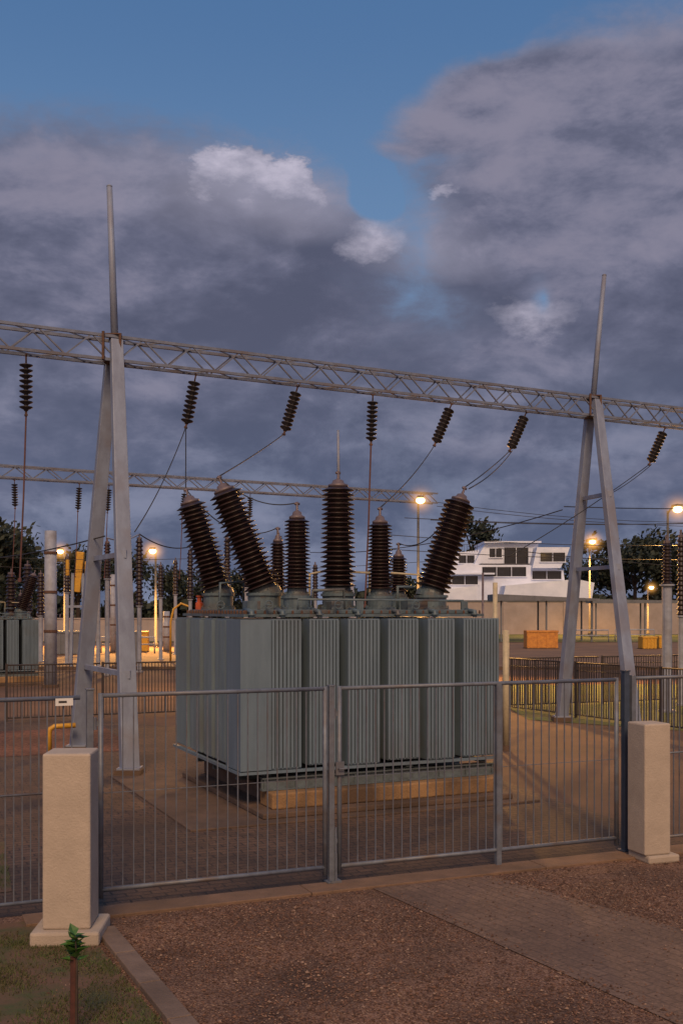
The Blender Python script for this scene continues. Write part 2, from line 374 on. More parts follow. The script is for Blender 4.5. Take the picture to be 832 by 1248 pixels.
frun((-7.4,23.6,0),(-1.6,26.2,0),3,1.25,'dark low steel bar fence panel behind the gantry','dark yard fence')
frun((4.07,26.8,0),(15,31.0,0),4,1.25,'dark low steel bar fence panel by the grass','dark yard fence')

# ------------------------------------------------------------------ gantries
def truss(m,A,B,z0,z1,w,bay,r,lr):
    A=Vector(A);B=Vector(B); d=(B-A); L=d.length; d.normalize(); s=Vector((-d.y,d.x,0))
    n=int(L/bay)
    def P(i,side,top): return A+d*(L*i/n)+s*(w/2*side)+Vector((0,0,z1 if top else z0))
    for side in (-1,1):
        for top in (0,1): m.beam(P(0,side,top),P(n,side,top),r*2,r*2)
    for i in range(n):
        for side in (-1,1):
            m.beam(P(i,side,i%2),P(i+1,side,(i+1)%2),lr*2,lr*2)
        for top in (0,1):
            sd=1 if i%2 else -1; m.beam(P(i,sd,top),P(i+1,-sd,top),lr*1.6,lr*1.6)
def gantry(apexes,t0,t1,z0,z1,label,w=.32,bay=.42,r=.023,lr=.011):
    A=Vector(apexes[0]['p']); B=Vector(apexes[1]['p']); o=Vector((A.x,A.y,0))
    e=empty('steel_gantry',label,'gantry',o,0,'steel line gantries')
    m=MB(); truss(m,A-o+(B-A)*t0,A-o+(B-A)*t1,z0,z1,w,bay,r,lr); part(m,'lattice_beam',e,truss_m)
    d=(B-A).normalized()
    for ap in apexes:
        P=Vector(ap['p'])-o
        for fi,f in enumerate(ap['feet']):
            F=Vector(f)-o
            top=P+Vector(((F.x-P.x)*.1,(F.y-P.y)*.1,z1-.05 if fi==0 else z1-.35))
            m=MB(); m.beam(F,top,.15,.28,.12,.20,up=d)
            part(m,'leg',e,galv,bev=.012)
            m=MB(); m.box((F.x-.2,F.y-.2,0),(F.x+.2,F.y+.2,.1)); part(m,'footing',e,conc_d)
            m=MB(); m.box((F.x-.17,F.y-.15,.1),(F.x+.17,F.y+.15,.125)); part(m,'base_plate',e,galv)
        F0=Vector(ap['feet'][0])-o;F1=Vector(ap['feet'][1])-o
        for z in ap['br']:
            t=z/z1; a=F0.lerp(Vector((P.x,P.y,0)),t*.92); b=F1.lerp(Vector((P.x,P.y,0)),t*.92)
            m=MB(); m.beam((a.x,a.y,z),(b.x,b.y,z),.06,.08); m.box((a.x-.07,a.y-.09,z-.06),(a.x+.07,a.y+.09,z+.06)); part(m,'cross_brace',e,galv)
        sp=Vector(ap['spike'])-o
        m=MB(); m.tube([(P.x,P.y,z1-.1),(P.x+(sp.x-P.x)*.5,P.y,(z1+sp.z)/2),(sp.x,sp.y,sp.z)],[.062,.056,.048],10); m.lathe([(.049,0),(.049,.02),(.02,.04)],tuple(sp),10)
        part(m,'spike',e,galv,True)
        m=MB(); m.box((P.x-.15,P.y-.18,z0-.03),(P.x+.15,P.y+.18,z0-.001)); m.box((P.x-.12,P.y-.2,z1+.03),(P.x+.12,P.y+.2,z1+.05))
        for q in (-1,1): m.beam(P+d*.14*q+Vector((0,-.24,z0-.02)),P+d*.14*q+Vector((0,-.24,z1+.05)),.04,.04)
        part(m,'clamp_bracket',e,rust)
    return e
LA=Vector((-3.69,17.4,0)); RA=Vector((5.26,22.36,0))
gantry([dict(p=LA,feet=[(-3.17,16.0,0),(-4.62,18.7,0)],spike=(-3.78,17.4,9.38),br=[3.35,1.5]),
        dict(p=RA,feet=[(5.75,20.9,0),(4.88,23.7,0)],spike=(5.50,22.36,9.48),br=[4.85,3.35])],-.5,1.5,6.52,6.90,
        'steel gantry with A-shaped legs, lattice beam and two tall spikes')
LB=Vector((-11.04,34.5,0)); RB=Vector((3.77,43,0)); DB=RB-LB
def bp(t): return LB+DB*t
def feet(p,s=1.5): 
    q=Vector((DB.y,-DB.x,0)).normalized()*s; return [p+q,p-q]
pL=bp(-.18); pR=bp(.738)
A2=dict(p=pL,feet=feet(pL),spike=(pL.x,pL.y,9.3),br=[3.4]); B2=dict(p=pR,feet=feet(pR),spike=(pR.x-.02,pR.y,9.3),br=[3.4])
gantry([A2,B2],-.25,(1+.18)/(.738+.18),6.75,7.13,'distant steel gantry with weathered lattice beam and a spike',w=.36,bay=.5,r=.028,lr=.014)

# ------------------------------------------------------------------ insulator strings
def shedprof(n,L,rc,rs,z0=0,taper=0):
    p=[];pit=L/n
    for i in range(n):
        z=z0+i*pit; k=1-taper*i/n
        p+= [(rc*k,z),(rs*k*.97,z+pit*.22),(rs*k,z+pit*.30),(rs*k*.9,z+pit*.42),(rc*k*1.05,z+pit*.82)]
    p.append((rc*(1-taper),z0+L)); return p
def string_template():
    e=empty('insulator_string','dark ribbed insulator string hanging from the gantry beam','insulator',(0,0,0),0,'insulator strings hanging from gantry beams')
    m=MB(); m.lathe([(r,-z) for r,z in shedprof(9,.74,.032,.106,.08)][::-1],(0,0,0),18); part(m,'disc_stack',e,porc_d,True)
    m=MB(); m.tube([(0,0,.06),(0,0,-.09)],.014,8); m.tube([(-.04,0,.07),(0,0,.02),(.04,0,.07)],.012,6); part(m,'hook',e,rust)
    m=MB(); m.tube([(0,0,-.81),(0,0,-.88)],.018,8); m.box((-.03,-.02,-.9),(.03,.02,-.87)); part(m,'clamp',e,rust)
    return e
ST=string_template(); first=[True]
def hang(P,lean):
    d=Vector((lean[0],lean[1],-1)).normalized()
    if first[0]: e=ST; first[0]=False
    else: e=dup(ST)
    e.location=P; e.rotation_mode='QUATERNION'; e.rotation_quaternion=Vector((0,0,-1)).rotation_difference(d)
    e.rotation_quaternion=e.rotation_quaternion@Quaternion((0,0,1),random.uniform(0,3))
    if abs(lean[0])>.1: e['label']='dark ribbed insulator string pulled aslant by its cable under the beam'
    return Vector(P)+d*.88
def bt(t,z=6.42): p=LA+(RA-LA)*t; return Vector((p.x,p.y,z))
E=[]
for t,lean in ((-.139,(0,0)),(.136,(-.17,-.12)),(.324,(-.27,-.2)),(.477,(-.04,-.05)),(.648,(-.42,-.25)),(.826,(-.46,-.3)),(1.201,(-.48,-.2))):
    E.append(hang(bt(t),lean))
E2=[]
for px in (18,97,133,225,305):
    kk=(px-416)/1300; t=(LB.y*kk-LB.x)/(DB.x-DB.y*kk); p=bp(t); E2.append(hang(Vector((p.x,p.y,6.64)),(random.uniform(-.08,.08),-.1)))

# ------------------------------------------------------------------ cables
def sag(a,b,s,n=14):
    a=Vector(a);b=Vector(b); return [a.lerp(b,i/n)-Vector((0,0,s*4*(i/n)*(1-i/n))) for i in range(n+1)]
def cable(a,b,s=.15,r=.009,m_=None,label='thin dark power cable sagging between terminals',g='power cables'):
    a=Vector(a); m=MB(); m.tube([p-a for p in sag(a,b,s)],r,6); return solo(m,'power_cable',m_ or cable_m,label,'cable',a,group=g,smooth=True)

# ------------------------------------------------------------------ transformer
def bushing(root,u,v,z,L,rs,tiltx,tilty,n,turr=.2,lab=None):
    q=Vector((0,0,1)).rotation_difference(Vector((tiltx,tilty,1)).normalized())
    m=MB(); m.lathe([(turr*1.05,2.49),(turr*1.05,2.52),(turr*.9,2.525),(turr*.9,z-.05),(turr*1.0,z-.045),(turr*1.0,z-.01)],(u,v,0),20)
    for k in range(10):
        t=k*.628; m.lathe([(.014,2.52),(.014,2.545)],(u+math.cos(t)*turr*.98,v+math.sin(t)*turr*.98,0),6)
    part(m,'turret',root,cover_m)
    m=MB(); m.lathe(shedprof(n,L-.22,rs*.62,rs,.08,.14),(0,0,0),24)
    b=part(m,'bushing',root,porc,True,(u,v,z),q,label=lab)
    m=MB(); m.lathe([(rs*.85,-.06),(rs*.85,.01),(rs*.72,.015),(rs*.66,.08)],(0,0,0),20)
    for k in range(8):
        t=k*.785; m.lathe([(.016,.0),(.016,.04)],(math.cos(t)*rs*.78,math.sin(t)*rs*.78,0),6)
    part(m,'flange',b,cover_m)
    z0=L-.14
    m=MB(); m.lathe([(rs*.54,z0),(rs*.54,z0+.03),(rs*.34,z0+.05),(rs*.28,z0+.09),(rs*.1,z0+.11),(.016,z0+.12),(.016,z0+.22)],(0,0,0),16); m.box((-.035,-.012,z0+.18),(.035,.012,z0+.21))
    part(m,'terminal_cap',b,capm,True)
    loc=T0+TU*u+TV*v+Vector((0,0,z)); R=Quaternion((0,0,1),TH)
    return loc+R@(q@Vector((0,0,L+.07)))
def transformer(loc,label):
    e=empty('power_transformer',label,'transformer',loc,TH,'oil-filled power transformers')
    zt=2.36
    def fins_front(u0,u1,v0,v1,zb,plain=0):
        m=MB(); s=u0+plain; w=u1-s; n=max(6,int(round(w/.046))); p=w/(n-.3)
        if plain: m.box((u0,v0-.006,zb-.012),(u0+plain-.012,v1,zt+.012))
        for i in range(n):
            x=s+i*p; m.box((x,v0,zb),(x+p*.70,v1,zt))
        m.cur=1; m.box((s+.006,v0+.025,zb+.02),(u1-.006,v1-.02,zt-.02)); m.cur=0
        m.box((s+.001,v0+.014,zt),(u1+.003,v1,zt+.016)); m.box((s+.001,v0+.014,zb-.016),(u1+.003,v1,zb))
        part(m,'radiator',e,[tank_m,tank_g])
    def fins_left(v0,v1,u0,u1,zb=.59):
        w=v1-v0; m=MB(); n=max(5,int(round(w/.06))); p=w/(n-.35)
        for i in range(n):
            y=v0+i*p; m.box((u0,y,zb),(u1,y+p*.65,zt))
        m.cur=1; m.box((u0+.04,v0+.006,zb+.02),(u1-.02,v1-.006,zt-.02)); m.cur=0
        m.box((u0+.02,v0-.003,zt),(u1,v1+.003,zt+.016)); m.box((u0+.02,v0-.003,zb-.016),(u1,v1+.003,zb))
        part(m,'radiator',e,[tank_m,tank_g])
    fins_front(0,.78,0,.55,.575,plain=.40)
    for u0,u1,v0,z_ in ((.895,1.29,.02,.60),(1.405,1.84,0,.575),(1.97,2.40,.02,.60),(2.53,2.92,0,.575),(3.06,3.60,.01,.585)): fins_front(u0,u1,v0,.55,z_)
    lb=((.66,1.05),(1.22,1.56),(1.76,2.20),(2.40,2.97))
    for a,b in lb: fins_left(a,b,.02,.45)
    for a,b in lb: fins_left(a,b,3.2,3.6)
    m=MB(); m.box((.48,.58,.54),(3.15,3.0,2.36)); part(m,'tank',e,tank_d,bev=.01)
    m=MB(); m.box((.12,.22,2.40),(3.50,2.95,2.435)); part(m,'cover_flange',e,cover_m)
    m=MB(); m.box((.2,.3,2.436),(3.42,2.87,2.49)); part(m,'cover',e,cover_m,bev=.008)
    m=MB()
    for i in range(28): m.lathe([(.016,0),(.016,.03),(.01,.045)],(.16+i*.122,.26,2.436),6)
    for i in range(21): m.lathe([(.016,0),(.016,.03),(.01,.045)],(.155,.32+i*.125,2.436),6)
    part(m,'flange_bolts',e,rust)
    m=MB()
    for v in (.06,1.0,2.0,2.8):
        m.box((.30,v,.44),(3.6,v+.1,.46)); m.box((.30,v,.30),(3.6,v+.1,.32)); m.box((.30,v+.035,.32),(3.6,v+.065,.44))
    for u in (.35,1.2,2.3,3.4): m.box((u,.17,.46),(u+.1,2.85,.50))
    for i in range(9): m.box((.33+i*.4,.07,.32),(.345+i*.4,.15,.44))
    part(m,'skid_frame',e,skid_m)
    m=MB(); m.box((-.01,.0,.515),(3.62,.05,.55)); m.box((-.01,.051,.515),(.04,3.0,.55)); part(m,'radiator_support_rail',e,tank_m)
    for u in (.2,.6,1.09,1.62,2.18,2.72,3.32):
        m=MB(); z=2.43
        m.tube([(u,.16,z-.04),(u,.16,z+.03),(u,.42,z+.06)],.03,10)
        m.lathe([(.05,0),(.05,.02)],(u,.16,z-.01),12)
        part(m,'oil_pipe',e,cover_m,True)
    for (u,v) in ((.42,.16),(1.35,.18),(2.45,.18),(.17,1.3)):
        m=MB(); ring=[(u+.05*math.cos(t*.5236),v,2.55+.05*math.sin(t*.5236)) for t in range(13)]; m.tube(ring,.008,6,False); m.beam((u-.05,v,2.55),(u+.05,v,2.55),.01,.01); m.tube([(u,v,2.55),(u,v+.1,2.55),(u,v+.1,2.42)],.012,6)
        part(m,'valve_wheel',e,cover_m)
    for pts,r in (([(.9,.42,2.49),(.9,.42,2.62),(3.3,.42,2.61),(3.3,.42,2.49)],.014),([(1.3,.9,2.49),(1.3,.9,2.74),(1.75,.9,2.76),(1.75,.9,2.49)],.022),([(2.55,.9,2.49),(2.55,.9,2.80),(2.85,.95,2.80)],.022),([(.35,1.9,2.49),(.35,1.9,2.85),(.7,1.95,2.88),(.7,1.95,2.49)],.02)):
        m=MB(); m.tube(pts,r,8); part(m,'conduit',e,cover_m,True)
    for pts,r in (([(1.75,2.1,2.49),(1.75,2.1,3.0),(2.0,2.1,3.05),(2.7,2.1,3.03),(2.7,2.1,2.5)],.02),([(3.38,1.8,2.49),(3.38,1.8,3.0),(2.9,1.8,3.02)],.018)):
        m=MB(); m.tube(pts,r,8); part(m,'cream_conduit',e,cream,True)
    for a,b in (((2.5,.5,2.49),(2.8,.72,2.63)),((1.4,.5,2.49),(1.57,.7,2.60)),((.3,.6,2.49),(.47,.8,2.60))):
        m=MB(); m.box(a,b); part(m,'terminal_box',e,cover_m,bev=.008)
    m=MB(); m.lathe([(.06,2.49),(.06,2.58),(.035,2.6),(.035,2.66),(.05,2.67),(.05,2.69)],(.28,2.65,0),12); part(m,'relief_valve',e,redp,label='small orange-red valve')
    for u,v in ((.3,.4),(3.3,.4),(1.75,.4),(.45,2.8)):
        m=MB(); m.box((u-.05,v-.012,2.49),(u+.05,v+.012,2.60)); part(m,'lifting_lug',e,cover_m)
    tops={}
    tops['A']=bushing(e,.48,2.4,2.73,1.45,.25,-.31,.05,19,.23)
    tops['B']=bushing(e,.77,1.3,2.72,1.57,.262,-.38,.10,21,.24)
    tops['C']=bushing(e,1.02,.75,2.68,1.12,.19,0,0,19,.19)
    tops['D']=bushing(e,1.885,1.4,2.72,1.60,.258,0,0,21,.24)
    tops['E']=bushing(e,2.21,.75,2.68,1.10,.19,0,0,19,.19)
    tops['F']=bushing(e,3.28,2.3,2.68,.74,.15,0,0,12,.15)
    tops['G']=bushing(e,3.12,1.0,2.70,1.52,.248,.33,-.05,19,.24)
    tops['H']=bushing(e,1.45,2.6,2.70,.92,.13,0,0,15,.14)
    return e,tops
TR,tops=transformer(T0,'large grey finned power transformer with brown ribbed bushings on a plinth')
t2=dup(TR); t2.location=(-13.0,33.7,0); t2.scale=(.93,.93,.90); t2['label']='grey power transformer with finned radiators across the yard'
def plinth(loc,lab):
    e=empty('concrete_plinth',lab,'plinth',loc,TH,'transformer plinths')
    m=MB(); m.box((.36,-.12,.10),(3.5,.32,.295)); part(m,'plinth_block',e,conc_o,bev=.02)
    m=MB(); m.box((.45,.325,.10),(3.4,3.0,.295)); part(m,'plinth_block',e,conc_d,bev=.02)
    m=MB(); m.box((.18,-.30,.03),(3.62,3.2,.10)); part(m,'plinth_step',e,conc_d,bev=.015)
    m=MB(); m.box((-.75,-.5,0),(3.9,3.8,.03)); part(m,'apron_slab',e,conc_d,bev=.01)
    return e
P1=plinth(T0,'low weathered concrete plinth under the transformer')
P2=dup(P1); P2.location=(-13.0,33.7,0)

cable(E[1],tops['A'],.03)
cable(E[1],Vector((-3.0,15.5,3.62)),.12)
cable(E[2],tops['B'],.02)
cable(E[4],tops['E'],.08)
cable(E[5],tops['G'],.03)
cable(E[5]+Vector((.05,0,0)),tops['G']+Vector((.06,0,-.02)),.08)
cable(E[6],Vector((3.2,20.5,3.5)),.06)
cable(E[6]+Vector((.05,0,0)),Vector((5.4,22.0,4.8)),.05,r=.008)
cable(tops['A'],tops['H'],.3,r=.008); cable(tops['B'],tops['C'],.15,r=.008); cable(tops['G'],tops['F'],.3,r=.008)
def rod(a,b,r=.016):
    a=Vector(a);m=MB(); m.tube([(0,0,0),(Vector(b)-a)*.5+Vector((.01,0,0)),Vector(b)-a],r,8); m.lathe([(.03,-.02),(.03,.04)],tuple(Vector(b)-a),8); solo(m,'dropper_rod',cable_r,'thin rust-red dropper rod hanging from an insulator','dropper rod',a,group='dropper rods')
rod(E[3],E[3]+Vector((-.12,-.4,-3.0))); rod(E[0],E[0]+Vector((-.1,0,-2.6)),.014)
for e_ in E2: rod(e_,e_+Vector((-.1,0,-2.2)),.014)
for (a,b,s) in (((3.8,43,6.8),(34,52,8.6),1.3),((3.8,42.6,6.6),(32,46,7.2),1.0),((5.0,24,4.8),(26,36,7.3),.5),((1.0,34,4.9),(24,38,5.6),.6),((2.0,34,5.4),(26,40,6.6),.5),((1.5,34,4.4),(24,36,4.6),.4),((2.5,30,5.0),(20,34,6.0),.4),
                ((-30,40,6.4),(-3.9,43,4.6),.8),((-30,42,5.8),(4,47,4.6),1.0),((4.9,23.7,4.7),(-1.0,34,4.3),.3),((-3.9,17.6,3.7),(-15,33,4.6),.5),((4.4,30,4.2),(24,34,4.0),.5)):
    cable(a,b,s,r=.012,label='long dark overhead cable across the yard')

# ------------------------------------------------------------------ post insulators
def post_ins(px,yt,ys,Y,r=.16,colr=.1,mc=None,n=11,lab='brown ribbed post insulator on a steel column'):
    X=(px-416)/1300*Y; zt=2.5+(742-yt)*Y/1300; zs=2.5+(742-ys)*Y/1300
    e=empty('post_insulator',lab,'insulator',(X,Y,0),0,'post insulators in the yard')
    m=MB(); m.lathe([(colr*1.7,0),(colr*1.7,.06),(colr,.07),(colr,zs-.05),(colr*1.5,zs-.04),(colr*1.5,zs)],(0,0,0),14); part(m,'column',e,mc or white_p)
    m=MB(); m.lathe(shedprof(n,zt-zs,r*.6,r,zs,.1),(0,0,0),16); part(m,'porcelain',e,porc,True)
    m=MB(); m.lathe([(r*.6,zt),(r*.6,zt+.06),(.03,.08+zt),(.03,zt+.2)],(0,0,0),12); part(m,'cap',e,capm)
    return Vector((X,Y,zt+.2))
post_ins(812,662,712,25.8,.13,.12,n=12,lab='brown post insulator on a thick white column by the fence')
post_ins(829,655,750,27.5,.11,.07,n=16)
q1=post_ins(170,657,738,42,.17,.09,n=16); q2=post_ins(131,662,705,40,.15,.09); q3=post_ins(232,672,730,46,.16,.08,n=13)
post_ins(277,657,712,44,.17,.1,n=13); post_ins(340,655,712,46,.2,.1,n=13); post_ins(34,690,745,38,.2,.1); post_ins(14,700,748,37,.2,.1)
post_ins(50,700,750,50,.2,.1); q4=post_ins(110,690,740,55,.2,.1)
post_ins(300,668,716,60,.22,.12,mc=white_p); post_ins(384,690,730,50,.16,.09)
for (px,yt,ys,Y) in ((82,680,722,48),(150,676,716,50),(120,668,704,46),(196,690,728,52),(214,684,724,58),(252,690,726,56)):
    post_ins(px,yt,ys,Y,.15,.09,n=10)
cable(q2,q1,.15,r=.03,m_=galv,label='pale busbar tube between post insulators',g='busbars'); cable(q1,q3,.25,r=.025,label='dark jumper cable between post insulators')
def column(px,yt,Y,r,m_,lab,rings=True):
    X=(px-416)/1300*Y; zt=2.5+(742-yt)*Y/1300
    e=empty('support_column',lab,'column',(X,Y,0)); m=MB(); m.lathe([(r,0),(r*.93,zt)],(0,0,0),18); part(m,'shaft',e,m_,True)
    for z in ((zt*.35,zt*.6,zt*.85) if rings else ()):
        m=MB(); m.lathe([(r*1.02,z),(r*1.06,z+.01),(r*1.06,z+.08),(r*1.02,z+.09)],(0,0,0),18); part(m,'collar',e,rust)
    m=MB(); m.lathe([(r*1.3,0),(r*1.3,.1)],(0,0,0),18); part(m,'foot',e,conc_d)
column(62,647,33.9,.2,white_p,'thick pale grey column with collars in the yard')
column(616,768,18.8,.06,cream,'solid cream post beside the transformer',False); column(603,710,18.9,.045,cream,'slim cream post beside the transformer',False)
column(588,698,17.8,.02,capm,'thin metal post beside the transformer',False)
column(138,700,60,.16,white_p,'pale column near the trees'); column(203,745,62,.2,white_p,'short pale column near the trees')
m=MB(); m.tube([(0,0,0),(0,0,.38),(.02,.0,.45),(.08,.02,.49),(.42,.12,.50)],.045,10); m.lathe([(.06,-.02),(.06,.02)],(0,0,.02),10); solo(m,'bent_pipe',yellow,'yellow bent guard pipe on the gravel','pipe',(-4.98,18.2,0),smooth=True)
e=empty('disconnect_switch','yellow frame with switch heads in the yard','switch gear',(-11.1,45,0))
m=MB(); 
for x in (-.3,.3): m.beam((x,0,0),(x*.7,0,4.0),.12,.12)
m.beam((-.5,0,2.6),(.5,0,2.6),.1,.1); part(m,'frame',e,galv)
m=MB(); m.beam((-.02,0,3.2),(.1,0,4.9),.24,.2,.36,.25); part(m,'switch_head',e,yellow,bev=.03)
for a,b in (((-.5,-.1,3.9),(-.36,.1,4.6)),((.3,-.1,2.7),(.42,.1,4.5))):
    m=MB(); m.box(a,b); part(m,'switch_arm',e,yellow,bev=.03)
m=MB(); m.tube([(0,0,0),(0,0,1.9),(.15,0,2.5),(.5,0,2.75),(.9,0,2.6),(1.1,0,2.2),(1.9,0,2.6)],.05,8); solo(m,'bent_pipe',yellow,'tall yellow bent pipe near the lamp','pipe',(-8.0,50,0),smooth=True)
def crate(loc,w,h,m_,lab,name='barrier_block'):
    e=empty(name,lab,'barrier',loc,.1); m=MB(); m.box((-w/2,-.4,.05),(w/2,.4,h)); part(m,'body',e,m_,bev=.03)
    m=MB()
    for i in range(4): x=-w/2+.1+i*(w-.2)/3; m.box((x-.05,-.43,.05),(x+.05,-.4,h-.13))
    m.box((-w/2-.03,-.44,h-.12),(w/2+.03,-.402,h-.02)); part(m,'ribs',e,m_)
    m=MB(); m.box((-w/2-.04,-.45,0),(w/2+.04,.45,.05)); part(m,'base',e,conc_d)
crate((12.5,67,0),2.0,1.15,orange,'orange slatted barrier block on the road edge')
crate((18.9,66,0),.9,.8,yellow,'small yellow barrier block on the road'); crate((20.1,67,0),.7,.8,yellow,'small yellow barrier block on the road')
crate((-11.8,62,0),1.2,1.2,yellow,'yellow block near a lamp post'); crate((-15,58,0),1.6,1.3,roof_g,'grey cabinet near a lamp post','equipment_cabinet')
crate((-9.6,48,0),1.0,1.5,roof_g,'grey cabinet among the switchgear','equipment_cabinet')

# ------------------------------------------------------------------ street lamps
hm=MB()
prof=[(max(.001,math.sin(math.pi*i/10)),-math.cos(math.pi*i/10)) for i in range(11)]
hm.lathe(prof,(0,0,0),20); halomesh=hm.mesh('added_lamp_halo',halo,True)
def lamp(X,Y,z,power,gr=.13,hr=1.0,ps=1,tilt=-32,lab='tall lit sodium street lamp on a slim pole'):
    e=empty('street_lamp',lab,'street lamp',(X,Y,0),0,'lit sodium street lamps')
    m=MB(); m.lathe([(.11*ps,0),(.11*ps,.3),(.065*ps,.35),(.04*ps,z)],(0,0,0),12); part(m,'pole',e,lpole,True)
    m=MB(); m.tube([(0,0,z-.1),(0,-.5,z+.1),(0,-1.1,z+.12)],.03,8); part(m,'arm',e,lpole)
    m=MB(); m.beam((0,-.2,gr*.9),(0,.35,gr*1.1),gr*1.6,gr*.5); h=part(m,'lamp_head',e,lpole,loc=(0,-1.1,z-.05),bev=.01)
    m=MB(); m.lathe([(.02,-gr*.8)]+[(gr*1.1*math.sin(t),-gr*.8*math.cos(t)) for t in (.4,.8,1.2,1.57,1.9,2.3)]+[(.1*gr,gr*.6)],(0,0,0),16); part(m,'lamp_lens',h,lampglow,True)
    o=bpy.data.objects.new('added_lamp_halo',halomesh); COL.objects.link(o); o.parent=e; o.location=(0,-1.1,z-.05); o.scale=(hr,hr,hr)  # glowing sphere added round the lens as a halo
    l=bpy.data.lights.new('lamp_light','SPOT'); l.energy=power; l.color=(1,.48,.12); l.shadow_soft_size=.3; l.spot_size=math.radians(128 if tilt else 165); l.spot_blend=.7
    lo=bpy.data.objects.new('lamp_light',l); COL.objects.link(lo); lo.parent=e; lo.location=(0,-1.3,z-.35); lo.rotation_euler=(math.radians(tilt),0,0)
lamp(2.80,39,6.4,10000,gr=.14,hr=.95); lamp(11.3,37,5.9,4500,gr=.14,hr=.95,tilt=-40); lamp(-11.95,68.7,6.2,14000,gr=.2,hr=1.4,ps=1.5); lamp(23,99,8.7,9000,gr=.25,hr=1.8,ps=1.6,tilt=-10); lamp(-18.4,71,6.3,11000,gr=.18,hr=1.25,ps=1.5); lamp(28.4,99,4.5,2500,gr=.2,hr=1.1,ps=1.5,tilt=-10)

# ------------------------------------------------------------------ building
def win(m,x0,x1,z0,z1,y): m.box((x0,y-.06,z0),(x1,y+.02,z1))
e=empty('white_building','white modern building with slanted stepped tiers and dark glazing','building',(.5,112,0))
e.scale=(.96,.9,.93)
m=MB(); 
m.prism([(13.9,7.6),(20.6,7.6),(21.0,10.1),(15.2,10.1)],0,9)
m.prism([(9.6,0),(24.2,0),(23.4,7.0),(19.5,7.59),(14.0,7.59),(13.4,7.8),(10.3,7.2)],-1.6,8)
m.prism([(11.2,7.5),(14.1,7.61),(14.7,9.4),(12.1,9.1)],1.5,8)
m.prism([(19.9,7.2),(22.9,7.2),(23.6,8.6),(23.9,9.5),(20.4,9.5)],-2.6,-.02)
m.prism([(15.6,0),(25.0,0),(25.9,5.5),(24.0,5.9),(16.6,5.2)],-5.5,-1.62)
m.prism([(9.0,0),(13.0,0),(13.6,5.2),(9.0,4.6)],-6.5,-1.62)
part(m,'wall',e,wall_w)
m=MB(); m.box((15.0,-.6,10.11),(21.2,9.2,10.3)); m.box((9.4,-2.4,6.5),(15.9,-1.62,6.68))
part(m,'roof_coping',e,wall_w)
for (x0,x1,z0,z1,y) in ((15.6,17.0,8.5,9.5,0),(17.2,19.9,7.65,9.6,0),(20.7,23.4,7.9,8.9,-2.6),(12.4,14.2,7.9,8.8,1.5),(14.6,19.4,6.3,7.35,-1.6),(9.9,14.2,5.4,6.35,-1.6),(20.0,23.2,6.0,6.9,-1.6)):
    m=MB(); win(m,x0,x1,z0,z1,y); w=part(m,'window',e,glass)
    m=MB(); nn=max(2,int((x1-x0)/1.4))
    for i in range(nn+1): xx=x0+(x1-x0)*i/nn; m.box((xx-.03,y-.1,z0),(xx+.03,y-.065,z1))
    m.box((x0-.08,y-.14,z0-.1),(x1+.08,y-.02,z0-.002)); part(m,'window_frame',w,wall_w)
m=MB(); m.box((14.5,-1.5,7.62),(19.8,-.05,7.74)); part(m,'balcony_slab',e,roof_d)
m=MB()
for i in range(9): m.box((12.2+i*.28,1.4,9.2),(12.24+i*.28,1.44,10.0))
m.box((12.2,1.4,10.0),(14.5,1.45,10.05)); part(m,'roof_railing',e,roof_d)
e=empty('boundary_wall','long pale beige boundary wall with coping and piers','wall',(0,104.5,0))
m=MB(); m.box((9.5,0,0),(60,.3,3.2)); part(m,'wall_panel',e,wall_p)
m=MB(); m.box((9.4,-.08,3.2),(60.1,.38,3.35)); part(m,'coping',e,roof_g)
for i in range(9):
    x=9.9+i*5.9; m=MB(); m.box((x,-.12,0),(x+.4,-.002,3.19)); part(m,'pier',e,wall_p)
def canopy(x0,x1,y0,y1,z,rise,lab):
    e=empty('walkway_canopy',lab,'canopy',(x0,y0,0)); W=x1-x0;D=y1-y0
    m=MB(); m.prism([(-.3,z),(W+.3,z),(W+.3,z+.16),(-.3,z+.16+rise)],-.2,D+.2); part(m,'roof',e,roof_g)
    n=max(2,int(W/3.6))
    for i in range(n+1):
        for yy in (.3,D-.3):
            xx=.2+(W-.4)*i/n; m=MB(); m.box((xx-.06,yy-.06,0),(xx+.06,yy+.06,z-.002)); part(m,'canopy_post',e,roof_g)
canopy(11.8,19,80,84,3.1,.35,'grey flat shelter roof on slim posts')
canopy(22.5,36,95,97,3.0,.2,'long low grey canopy by the wall')
for (x,y) in ((-13.5,60),(17,80),(21,82)):
    m=MB(); m.tube([(0,0,0),(0,0,.9),(3,0,.9),(3,0,0)],.05,8); m.tube([(0,0,.5),(3,0,.5)],.04,8); solo(m,'guard_rail',white_p,'pale tubular guard rail by the road','guard rail',(x,y,0),smooth=True,group='pale guard rails')
m=MB(); m.box((-60,0,0),(-6,.3,1.7)); m.box((-60,-.05,1.7),(-6,.35,1.8)); solo(m,'perimeter_wall',wall_p,'low plastered perimeter wall in front of trees','wall',(0,82,0))

